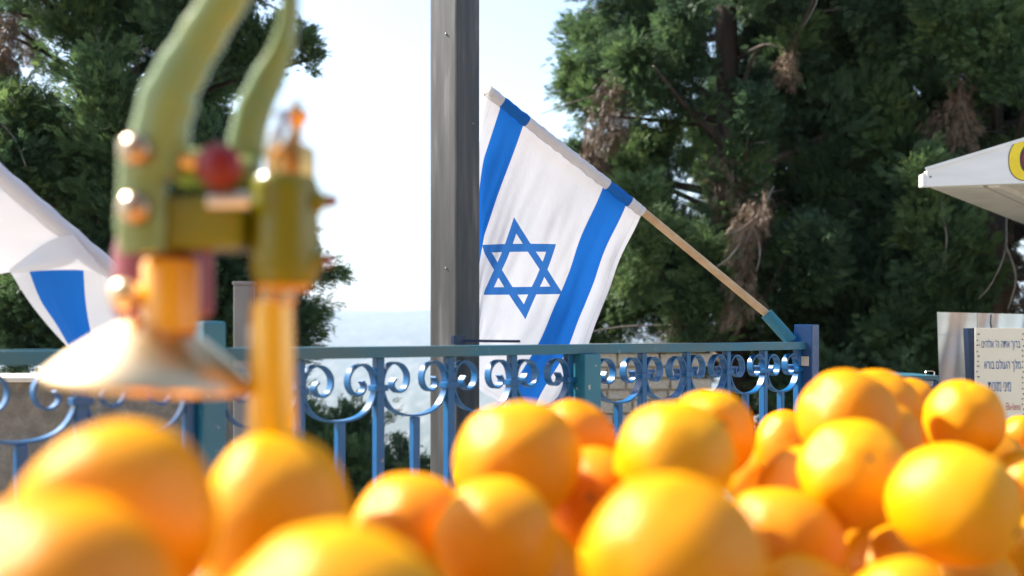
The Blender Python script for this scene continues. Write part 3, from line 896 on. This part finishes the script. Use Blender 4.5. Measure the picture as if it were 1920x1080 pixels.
# ------------------------------------------------------------------ white stall roof, upper right
KY = 3.1
kb = Vector((at(2320, 348, KY).x, KY, 0))
ks = thing('stall_roof', 'white painted stall roof corner with yellow and red lettering at right edge', 'stall', kb)
def K(x, y, Y): return at(x, y, Y) - kb
def prism(pts_front, thick_dir, name, mat, bevel=.0015):
    n_ = len(pts_front); d = Vector(thick_dir)
    v = [Vector(p) for p in pts_front] + [Vector(p) + d for p in pts_front]
    f = [tuple(range(n_)), tuple(range(2 * n_ - 1, n_ - 1, -1))] + [(i, (i + 1) % n_, n_ + (i + 1) % n_, n_ + i) for i in range(n_)]
    return MB().add(v, f).build(name, mat, ks, bevel=bevel)
prism([K(1738, 350, KY), K(2400, 326, KY), K(2400, 118, KY), K(1738, 320, KY)], (0, .022, 0), 'gable_board', M['whitewood'])
prism([K(1730, 349, KY + .004), K(1737, 350, KY + .004), K(1737, 323, KY + .004), K(1730, 326, KY + .004)], (0, .03, 0), 'end_block', M['whitewood'], .001)
# soffit: outer rim board, recessed panel
DV = Vector((.62, .78, 0)).normalized()     # side of the roof runs away to the right
p0 = K(1741, 351, KY + .023); 
c0 = p0 + DV * 2.2
rim = [p0, p0 + Vector((.17, 0, 0)), c0 + Vector((.17, 0, 0)), c0]
prism(rim, (0, 0, .018), 'eave_board', M['offwhite'])
rim2 = [p0 + Vector((.17, .001, .018)), p0 + Vector((1.2, .001, .018)), c0 + Vector((1.2, 0, .018)), c0 + Vector((.17, 0, .018))]
prism(rim2, (0, 0, .014), 'soffit_panel', M['offwhite'])
prism([p0 + Vector((.185, .0, -.001)), p0 + Vector((.225, 0, -.001)), c0 + Vector((.225, 0, -.001)), c0 + Vector((.185, 0, -.001))], (0, 0, .0185), 'soffit_batten', M['offwhite'])
q0 = K(1736, 320, KY - .004); q1 = K(2400, 118, KY - .004)
prism([q0, q1, q1 + DV * 2.2, q0 + DV * 2.2], (-.004, 0, .010), 'roof_sheet', M['whitewood'])
MB().lathe([(.0028, 0), (.0028, .002), (.0005, .003)], 10, Matrix.Rotation(math.radians(90), 4, 'X')).build('nail', M['black_print'], ks, loc=K(1744.5, 331.5, KY - .0005))
for dxp in (0, 300): 
    MB().box((-.03, -.03, 0), (.03, .03, 1.55)).build('roof_post', M['whitewood'], ks, bevel=.004, loc=(K(2080 + dxp, 600, KY + .5).x, .5, 0))
# painted letter: black outlined yellow ring with crimson heart
def ring_plate(name, cx, cy, outer, inner, mat, yoff):
    n_ = 48; v = []; f = []
    def pt(r, k):
        a = 2 * math.pi * k / n_
        sx = abs(math.cos(a)) ** .8 * math.copysign(1, math.cos(a)); sy = abs(math.sin(a)) ** .9 * math.copysign(1, math.sin(a))
        return K(cx + r[0] * sx, cy + r[1] * sy - .10 * r[0] * sx, KY - yoff)
    for k in range(n_): v.append(pt(outer, k))
    if inner:
        for k in range(n_): v.append(pt(inner, k))
        f = [(k, (k + 1) % n_, n_ + (k + 1) % n_, n_ + k) for k in range(n_)]
    else: f = [tuple(range(n_))]
    return MB().add(v, f).build(name, mat, ks)
LCX, LCY = 1933, 297
ring_plate('letter_outline', LCX, LCY, (42.5, 42), (19, 25), M['black_print'], .0012)
ring_plate('letter', LCX, LCY, (41, 40.5), (21, 27), M['yellow_print'], .0018)
ring_plate('letter_counter_outline', LCX, LCY, (18.5, 24.5), None, M['black_print'], .0015)
ring_plate('letter_counter', LCX, LCY, (17, 23), None, M['crimson_print'], .0022)

# ------------------------------------------------------------------ signs under the stall roof
SY = 2.9
sb_ = Vector((at(1878, 900, SY).x, SY, 0))
sg = thing('sign_board', 'cream sign board with blue Hebrew lines and red words', 'sign', sb_)
def S(x, y, Y=SY): return at(x, y, Y) - sb_
a = S(1828, 615); b_ = S(1924, 815)
MB().box((a.x, 0, b_.z), (b_.x, .010, a.z)).build('board', M['cream'], sg, bevel=.0015)
v = [S(1814.5, 615.5, SY + .012), S(1827.5, 615, SY + .002), S(1827.5, 815, SY + .002), S(1824, 815, SY + .012)]
v2 = [p + Vector((0, .03, 0)) for p in v]
MB().add(v + v2, [(0, 1, 2, 3), (7, 6, 5, 4), (0, 4, 5, 1), (1, 5, 6, 2), (2, 6, 7, 3), (3, 7, 4, 0)]).build('side_panel', M['navy'], sg)
MB().box((a.x + .06, .011, .0 - 0), (a.x + .10, .04, b_.z + .05)).build('sign_leg', M['navy'], sg, bevel=.002)
def lettering(name, body, x0, x1, ytop, ybot, mat):
    cu = bpy.data.curves.new(name, 'FONT'); cu.body = body; cu.size = 1.0; cu.resolution_u = 3
    to = bpy.data.objects.new('tmp', cu); col.objects.link(to)
    dg = bpy.context.evaluated_depsgraph_get(); dg.update()
    me = bpy.data.meshes.new_from_object(to.evaluated_get(dg))
    bpy.data.objects.remove(to); 
    co = np.empty(len(me.vertices) * 3); me.vertices.foreach_get('co', co); co = co.reshape(-1, 3)
    lo = co.min(0); hi = co.max(0)
    p0 = S(x0, ytop); p1 = S(x1, ybot)
    out = np.empty_like(co)
    out[:, 0] = p0.x + (co[:, 0] - lo[0]) / (hi[0] - lo[0]) * (p1.x - p0.x)
    out[:, 1] = -.0015
    out[:, 2] = p1.z + (co[:, 1] - lo[1]) / (hi[1] - lo[1]) * (p0.z - p1.z)
    me.vertices.foreach_set('co', out.reshape(-1)); me.update(); me.materials.clear()
    return obj(name, me, mat, sg)
def heb(s): return s[::-1]
lettering('lettering', heb("\u05d1\u05e8\u05d5\u05da \u05d0\u05ea\u05d4 \u05d4' \u05d0\u05dc\u05d4\u05d9\u05e0\u05d5"), 1840, 1912.5, 636, 657, M['blue_print'])
lettering('lettering', heb("\u05de\u05dc\u05da \u05d4\u05e2\u05d5\u05dc\u05dd \u05d1\u05d5\u05e8\u05d0"), 1845, 1913, 674, 697, M['blue_print'])
lettering('lettering', heb("\u05de\u05d9\u05e0\u05d9 \u05de\u05d6\u05d5\u05e0\u05d5\u05ea"), 1852.5, 1895, 716, 734, M['blue_print'])
lettering('lettering', 'Elu-henu', 1886.5, 1913, 755, 769, M['red_print'])
for side, xx in ((0, 1832.5), (1, 1918)):
    q = MB()
    for k in range(16):
        y = 628 + k * 10 + random.uniform(-1.5, 1.5)
        p = S(xx + random.uniform(-1.5, 1.5), y)
        q.box((p.x - .0012, -.0016, p.z - .002), (p.x + .0012, -.0005, p.z + .002))
        if k % 2 == 0:
            p = S(xx + 3, y - 1); q.box((p.x - .0007, -.0016, p.z - .003), (p.x + .0007, -.0005, p.z + .001))
    q.build('dotted_border', M['black_print'], sg)

AY = 3.02
ab = Vector((at(1850, 900, AY).x, AY, 0))
al = thing('metal_sheet', 'dented aluminium sheet standing behind the cream sign board', 'sheet', ab)
def sheet(u, v):
    xl = 1757 + 9 * v; x = xl + (2010 - xl) * u; y = 585 + 6 * u + (850 - 585) * v
    wv = .010 * math.sin(u * 11 + 1.5 * v) + .006 * math.sin(u * 23 + v * 4) + .004 * math.sin(v * 9 + u * 3)
    return at(x, y, AY + wv) - ab
vs, fs, _ = grid_mesh(sheet, 60, 40, lambda u, v: (u, v))
vs = vs + [p + Vector((0, .002, 0)) for p in vs]; nn_ = len(vs) // 2
fs = fs + [tuple(nn_ + i for i in reversed(f)) for f in fs]
MB().add(vs, fs).build('panel', M['alu'], al, smooth=True)
q = MB()
for u in (.16, .30, .42): q.tube([sheet(u, k / 20) + Vector((0, -.001, 0)) for k in range(21)], .0012, 5)
for v in (.16, .30, .46): q.tube([sheet(k / 20 * .45, v) + Vector((0, -.001, 0)) for k in range(21)], .0010, 5)
q.build('crease_lines', M['alu'], al)
MB().tube([at(1858, 590, AY - .012) - ab, at(1857, 605, AY - .015) - ab, at(1859, 616, AY - .012) - ab], .0022, 6).build('tie_wire', M['black_print'], al)
MB().box((.03, .012, 0), (.07, .04, at(1850, 800, AY).z)).build('sheet_leg', M['navy'], al, bevel=.002)

BY = 2.75
bb = Vector((at(1728, 900, BY).x, BY, 0))
bn = thing('blue_counter', 'dark blue counter edge between the oranges and the aluminium sheet', 'counter', bb)
za = at(0, 704, BY).z; xa = at(1680, 0, BY).x - bb.x; xb = at(1757, 0, BY).x - bb.x
MB().box((xa, 0, 0), (xb, .3, za - .012)).build('cabinet', M['deep'], bn, bevel=.004)
MB().box((xa - .006, -.008, za - .0118), (xb + .004, .31, za)).build('counter_top', M['rail'], bn, bevel=.002)
MB().box((xa + .03, -.0035, za - .030), (xb - .012, -.0005, za - .014)).build('trim_plate', M['grey_post'], bn, bevel=.0008)
MB().tube(catmull([Vector((xb - .022, .02, za - .002)), Vector((xb - .022, .02, za + .010)), Vector((xb, .02, za + .010)), Vector((xb, .02, za - .002))], 4), .0012, 6).build('wire_loop', M['chrome'], bn)

# ------------------------------------------------------------------ fruit table
TZ = CAMZ - .236
tb = thing('fruit_table', 'wooden stall table under the heap of oranges', 'table', (.25, .85, 0))
for i in range(9):
    MB().box((-.85 if i < 6 else .02, -.70 + i * .165, TZ - .024), (.85, -.70 + i * .165 + .162, TZ)).build('plank', M['table'], tb, bevel=.003)
for sx, sy in ((-.78, -.6), (.78, -.6), (-.78, .22), (.78, .7)):
    if True:
        MB().box((sx - .03, sy - .03, 0), (sx + .03, sy + .03, TZ - .0245)).build('leg', M['table'], tb, bevel=.004)
MB().box((-.80, -.62, TZ - .09), (.80, -.60, TZ - .0245)).build('apron', M['table'], tb, bevel=.002)
MB().box((.05, .70, TZ - .09), (.80, .72, TZ - .0245)).build('apron', M['table'], tb, bevel=.002)

# ------------------------------------------------------------------ oranges
ORANGES = [(-0.1401,0.3559,-0.0677,0.0369),(-0.1301,0.2825,-0.0828,0.0368),(-0.1107,0.4697,-0.0855,0.0369),(-0.0577,0.3165,-0.1000,0.0369),(-0.0589,0.5789,-0.1210,0.0387),(-0.0085,0.5287,-0.1096,0.0321),(0.0081,0.6011,-0.1530,0.0371),(0.0034,0.6303,-0.0810,0.0386),(0.0497,0.8061,-0.0920,0.0359),(0.0545,0.6778,-0.1126,0.0360),(0.1015,0.6276,-0.0807,0.0369),(0.1528,0.7710,-0.0785,0.0359),(0.0654,0.4045,-0.0932,0.0369),(0.2233,0.7605,-0.1251,0.0370),(0.1826,0.6682,-0.1396,0.0365),(0.2977,1.0792,-0.1197,0.0350),(0.2656,0.7870,-0.0679,0.0378),(0.3361,0.9160,-0.0687,0.0380),(0.4271,1.0702,-0.0785,0.0309),(0.3085,0.8468,-0.0930,0.0386),(0.2393,0.6925,-0.0983,0.0368),(0.4610,1.1105,-0.1148,0.0315),(0.4240,0.9334,-0.0825,0.0369),(0.2719,0.6115,-0.1058,0.0359),(0.4799,1.0010,-0.1324,0.0350),(0.4681,0.9009,-0.1433,0.0365),(0.6924,1.3534,-0.1392,0.0274),(0.2717,0.7195,-0.1746,0.0350),(0.3637,0.7849,-0.1976,0.0350),(0.2198,0.5546,-0.1560,0.0314),(0.1780,0.6042,-0.1699,0.0336),(0.1190,0.5698,-0.1679,0.0332),(0.4412,0.8491,-0.1865,0.0344),(0.3216,0.8960,-0.1728,0.0340)]
FILL = [(0.2790,1.1481,-0.1630,0.0343),(-0.2390,0.8002,-0.2197,0.0344),(0.2651,0.7890,-0.2037,0.0375),(-0.0344,1.1721,-0.1635,0.0348),(0.0608,0.7473,-0.1978,0.0388),(-0.1894,0.3327,-0.1990,0.0365),(-0.1444,0.2704,-0.1990,0.0365),(-0.1490,0.4014,-0.1990,0.0365),(-0.1123,0.4723,-0.1990,0.0365),(-0.0721,0.2704,-0.1990,0.0365),(-0.0267,0.3370,-0.1990,0.0365),(-0.0656,0.5305,-0.1990,0.0365),(0.0095,0.5342,-0.1990,0.0365),(0.0017,0.6676,-0.1990,0.0365),(0.0002,0.7957,-0.1990,0.0365),(0.0432,0.8617,-0.1990,0.0365),(0.0800,0.4040,-0.1990,0.0365),(0.0776,0.6673,-0.1990,0.0365),(0.1952,0.7304,-0.1990,0.0365),(0.1561,0.7936,-0.1990,0.0365),(0.2678,0.6018,-0.1990,0.0365),(0.3080,1.0637,-0.1990,0.0365),(0.3846,0.9313,-0.1990,0.0365),(0.4237,0.9958,-0.1990,0.0365),(0.3851,1.0656,-0.1990,0.0365),(0.4193,1.1262,-0.1990,0.0365),(0.4960,0.9947,-0.1990,0.0365),(0.4632,1.0646,-0.1990,0.0365),(0.6487,1.3919,-0.1990,0.0365),(0.6848,1.3273,-0.1990,0.0365),(0.7261,1.3916,-0.1990,0.0365),(-0.1632,0.3520,-0.1370,0.0365),(0.0997,0.8236,-0.1370,0.0365),(0.3321,0.9558,-0.1370,0.0365),(0.4810,0.8185,-0.1370,0.0365)]
FILL_LABELS = ['small far orange low in the gap right of the tall middle orange', 'orange glimpsed low in the dark gap between the two left foreground oranges', 'orange glimpsed at the bottom edge between the shaded front oranges at right', 'far orange hidden mostly behind the round orange at the steel post', 'orange sliver in the gap left of the big sharp-lit front orange']
LABELS = ["largest blurred orange at the left, its yellow top under the juicer bell", "very blurred orange cut off by the bottom left corner", "orange directly in front of the juicer's column",
 "big blurred orange cut by the bottom edge left of centre", "orange with pale highlight between column-front orange and the railing's steel post", "orange tucked low beneath the round orange in front of the steel post", "orange at the bottom edge just right of the centre, mostly covered",
 "round orange standing in front of the dark steel post", "orange peeking from behind the round one at the steel post", "pale orange with stem dimple left of the big front orange", "tall bright orange below the flag, highest of the middle heap",
 "orange just behind and right of the highest middle orange", "big sharp-lit orange at the bottom right of centre, front of the heap", "shaded orange right of the middle heap, below the end post", "dark shaded orange lying behind the big front orange's right side",
 "small far orange seen between the middle heap and the end post", "orange right beside the end post, leftmost of the top right heap", "top orange of the right heap, behind the end-post orange", "small reddish orange behind the right heap near the blue counter",
 "orange in the middle of the right heap, below its top one", "orange with rough pale patch in front of the right heap", "little far orange between the right heap and the sign-side orange", "orange directly below the aluminium sheet and sign",
 "shiny orange with stem dimple at its lower right, alone at the right", "orange behind the shiny dimpled one, toward the sign", "orange cut by the right edge beside the shiny dimpled one", "smallest far orange at the right edge below the sign",
 "orange at the bottom below the shaded hollow, right of the big front one", "orange at the bottom right below the shiny dimpled one", "shaded orange cut by the bottom edge, under the right hollow", "orange cut by the bottom edge just right of the big front one",
 "yellow sliver of orange under the big front orange", "dark orange in the lower right corner, in shade", "orange down in the dark hollow left of the shiny dimpled one"]
orange_meshes = []
for k in range(5):
    bmx = bmesh.new(); bmesh.ops.create_uvsphere(bmx, u_segments=48, v_segments=30, radius=1.0)
    seedv = Vector((k * 3.1, k * 1.7, k))
    for v in bmx.verts:
        c = v.co.copy()
        d = 1 + .065 * mnoise.noise(c * 1.3 + seedv) + .016 * mnoise.noise(c * 3.2 + seedv) + .006 * mnoise.noise(c * 8 + seedv)
        d -= .055 * math.exp(-((1 - c.z) / .018)) + .02 * math.exp(-((1 + c.z) / .012))
        v.co = c * d; v.co.z *= (.965, 1.0, .98, 1.03, .95)[k]
    for f in bmx.faces: f.smooth = True
    me = bpy.data.meshes.new('orange_shape'); bmx.to_mesh(me); bmx.free(); me.materials.append(M['peel'])
    orange_meshes.append(me)
pts = []
cal = MB()
v = [(0, 0, .012)]; 
for k in range(10):
    a = 2 * math.pi * k / 10; r = .105 if k % 2 == 0 else .05
    v.append((r * math.cos(a), r * math.sin(a), 0.004))
cal.add(v, [(0, 1 + k, 1 + (k + 1) % 10) for k in range(10)])
cal.lathe([(.045, .006), (.042, .028), (.02, .034)], 8)
cal_me = cal.mesh(); cal_me.materials.append(M['calyx'])
OG = 'oranges heaped on the table'
poles = {9: (-.1, -.96, .2), 23: (.66, -.68, -.30), 14: (.80, -.45, -.35), 7: (.1, .5, .8)}
for i, (x, y, z, r) in enumerate(ORANGES + FILL):
    k = i % 5
    me = orange_meshes[k]
    o = obj('orange', me, None, None, (x, y, z + CAMZ))
    s = r / (.990, 1.0, .995, 1.005, .985)[k]
    o.scale = (s * random.uniform(.94, 1.05), s * random.uniform(.94, 1.05), s * random.uniform(.93, 1.10))
    ax_ = Vector(poles[i]) if i in poles else Vector((random.gauss(0, 1), random.gauss(.1, 1.0), random.gauss(0, 1)))
    o.rotation_euler = ax_.to_track_quat('Z', 'Y').to_euler()
    if i == 14: o.scale = (s * .95, s * .95, s * 1.16)
    if i < len(ORANGES): tag(o, LABELS[i], 'orange', OG)
    else: tag(o, FILL_LABELS[i - len(ORANGES)] if i - len(ORANGES) < len(FILL_LABELS) else 'orange in the covered lower layers of the heap', 'orange', OG)
    zt_ = (.965, 1.0, .98, 1.03, .95)[k] * .945
    obj('stem_button', cal_me, None, o, (0, 0, zt_))

# ------------------------------------------------------------------ lever juicer
JY = .53
jb = Vector((at(517, 0, JY).x, JY, TZ))
ju = thing('citrus_juicer', 'olive green and red cast lever juicer with steel bell, standing among oranges', 'juicer', jb)
PX = JY / FPX
def J(x, y, d=0.0): return at(x, y, JY + d) - jb
def jl(name, cx, prof, mat, d=0.0, parent=ju, n_=40, tilt=None):
    c = J(cx, 0, d)
    pr = [(r * PX * (JY + d) / JY, J(0, y, d).z) for r, y in prof]
    if tilt:
        zc = pr[0][1]
        Mx = Matrix.Translation((c.x, c.y, zc)) @ Matrix.Rotation(tilt, 4, 'Y') @ Matrix.Translation((0, 0, -zc))
    else: Mx = Matrix.Translation((c.x, c.y, 0))
    return MB().lathe(pr, n_, Mx).build(name, mat, parent, smooth=True, angle=.6)
tabley = HORIZON + (CAMZ - TZ) / PX
jl('base', 460, [(150, tabley), (150, tabley - 14), (140, tabley - 22), (60, tabley - 30)], M['mustard'])
jl('column', 510, [(46, tabley - 28), (45, 780), (40, 580), (38, 566)], M['yellow'])
jl('column_neck', 516, [(37, 572), (40, 560), (41, 525)], M['bolt'])
cl = jl('clamp_housing', 535, [(50, 534), (56, 530), (62, 515), (64, 500), (63, 440), (64, 360), (61, 340), (54, 332)], M['mustard'])
jl('clamp_rim', 530, [(44, 545), (50, 543), (52, 536), (46, 530)], M['amber'])
for yy, xx in ((377, 596), (487, 588)):
    c = J(xx, yy, -.004)
    Mx = Matrix.Translation(c) @ Matrix.Rotation(math.radians(90), 4, 'Y')
    w_ = MB().lathe([(24 * PX, -4 * PX), (20 * PX, 8 * PX), (13 * PX, 14 * PX), (13 * PX, 20 * PX)], 20, Mx).build('set_screw', M['mustard'], ju, smooth=True, angle=.6)
    MB().lathe([(12 * PX, 18 * PX), (14 * PX, 24 * PX), (11 * PX, 34 * PX), (3 * PX, 40 * PX)], 20, Mx).build('screw_tip', M['red_enamel'], w_, smooth=True, angle=.7)
cp = jl('brass_cap', 545, [(46, 333), (46, 285), (42, 276), (22, 268), (14, 255)], M['brass'])
jl('finial', 556, [(14, 258), (10, 246), (12, 238), (24, 218), (22, 210), (10, 200), (6, 190), (2, 180)], M['brass'], parent=ju, n_=24)
def dome(name, x, y, r, mat, d, parent=ju):
    c = J(x, y, d); r = r * (JY + d) / JY; Mx = Matrix.Translation(c) @ Matrix.Rotation(math.radians(90), 4, 'X')
    pf = [(r * PX, 0)] + [(r * PX * math.cos(a), r * PX * .75 * math.sin(a) + .003) for a in np.linspace(0, 1.45, 8)]
    return MB().lathe(pf, 24, Mx).build(name, mat, parent, smooth=True, angle=.7)
MB().tube([J(524, 205, -.01), J(532, 232, -.008), J(520, 258, -.012), J(508, 300, -.012)], [16 * PX, 12 * PX, 19 * PX, 15 * PX], 14).build('spring_clip', M['chrome'], ju, smooth=True)
MB().box(J(245, 466, -.020), J(490, 384, .020)).build('cross_arm', M['mustard'], ju, bevel=.007)
MB().tube([J(392, 378, -.024), J(470, 376, -.024)], 17 * PX, 16).build('cross_pin', M['chrome'], ju, smooth=True, angle=.8)
def casting(name, path_, widths, d, thick, mat, ripple=0.0):
    """flat cast iron lever: outline swept in the upright plane, rounded edge"""
    c = catmull([J(x, y, d) for x, y in path_], 6); n_ = len(c)
    vs = []; fs = []
    ring = 12
    for i, p in enumerate(c):
        t = (c[min(i + 1, n_ - 1)] - c[max(i - 1, 0)]).normalized()
        s = Vector((t.z, 0, -t.x))
        f = i / (n_ - 1) * (len(widths) - 1); k = min(int(f), len(widths) - 2)
        w = (widths[k] + (widths[k + 1] - widths[k]) * (f - k)) * PX / 2 * (1 + ripple * math.sin(i * 1.05))
        for q in range(ring):
            a = 2 * math.pi * q / ring
            ca = abs(math.cos(a)) ** .6 * math.copysign(1, math.cos(a)); sa = abs(math.sin(a)) ** .8 * math.copysign(1, math.sin(a))
            vs.append(p + s * (w * ca) + Vector((0, thick / 2 * sa, 0)))
    for i in range(n_ - 1):
        for q in range(ring):
            q2 = (q + 1) % ring
            fs.append((i*ring+q, i*ring+q2, (i+1)*ring+q2, (i+1)*ring+q))
    fs += [tuple(range(ring)), tuple((n_ - 1) * ring + q for q in range(ring))]
    return MB().add(vs, fs).build(name, mat, ju, smooth=True, angle=1.0)
casting('link_plate', [(268, 475), (266, 420), (268, 340), (272, 265)], [78, 92, 84, 96], -.022, .014, M['enamel'])
casting('lever_arm', [(290, 330), (298, 270), (312, 200), (334, 145), (372, 80), (408, 20), (460, -60), (530, -170)], [92, 98, 98, 84, 76, 72, 68, 66], -.020, .020, M['enamel'], .035)
casting('lever_arm', [(455, 330), (462, 280), (474, 215), (497, 160), (528, 95), (541, 40), (545, -30), (550, -170)], [66, 68, 66, 60, 42, 32, 30, 30], .012, .018, M['enamel'], .035)
MB().tube([J(280, -60, 0), J(420, -75, -.004), J(545, -62, .012)], 22 * PX, 14).build('lever_crossbar', M['enamel'], ju, smooth=True, angle=.8)
for x, y, r in ((258, 283, 30), (256, 392, 31)): dome('pivot_bolt', x, y, r, M['bolt'], -.029)
dome('knob', 414, 314, 44, M['red_enamel'], -.024)
MB().tube([J(330, 300, -.018), J(400, 306, -.018)], 20 * PX, 16).build('spacer', M['brass'], ju, smooth=True, angle=.8)
MB().tube([J(340, 312, .006), J(480, 330, .006)], 38 * PX, 16).build('yoke_bar', M['enamel'], ju, smooth=True, angle=.8)
jl('press_sleeve', 307, [(80, 596), (90, 585), (90, 480), (84, 450), (70, 380)], M['red_enamel'], .042)
jl('ram', 320, [(52, 622), (52, 498), (46, 488)], M['amber'], -.004)
dome('sleeve_bolt', 236, 552, 28, M['satin'], -.012)
MB().tube([J(236, 552, -.014), J(270, 552, .02)], 20 * PX, 12).build('bolt_shank', M['satin'], ju, smooth=True)
jl('bell', 290, [(46, 600), (58, 606), (100, 634), (150, 672), (186, 706), (191, 716), (189, 724), (178, 728), (140, 700), (60, 640)], M['satin'], -.002, tilt=math.radians(4.5))

# ------------------------------------------------------------------ hut added out of view, blocks sky light from behind the camera
vh = thing('added_shade_hut', 'added unseen timber hut behind the camera, blocking sky light', 'hut', (.6, -1.25, 0))
for i in range(26):
    MB().box((-1.5 + i * .15, -.02, .02), (-1.5 + i * .15 + .147, .0 + .004 * (i % 3), 2.7)).build('board', M['table'], vh, bevel=.003)
MB().box((-1.55, -1.6, 0), (2.45, -.024, 2.68)).build('shade_hut_body', M['table'], vh, bevel=.01)
MB().box((-1.7, -1.8, 2.72), (2.6, .35, 2.78)).build('roof', M['pole'], vh, bevel=.01)
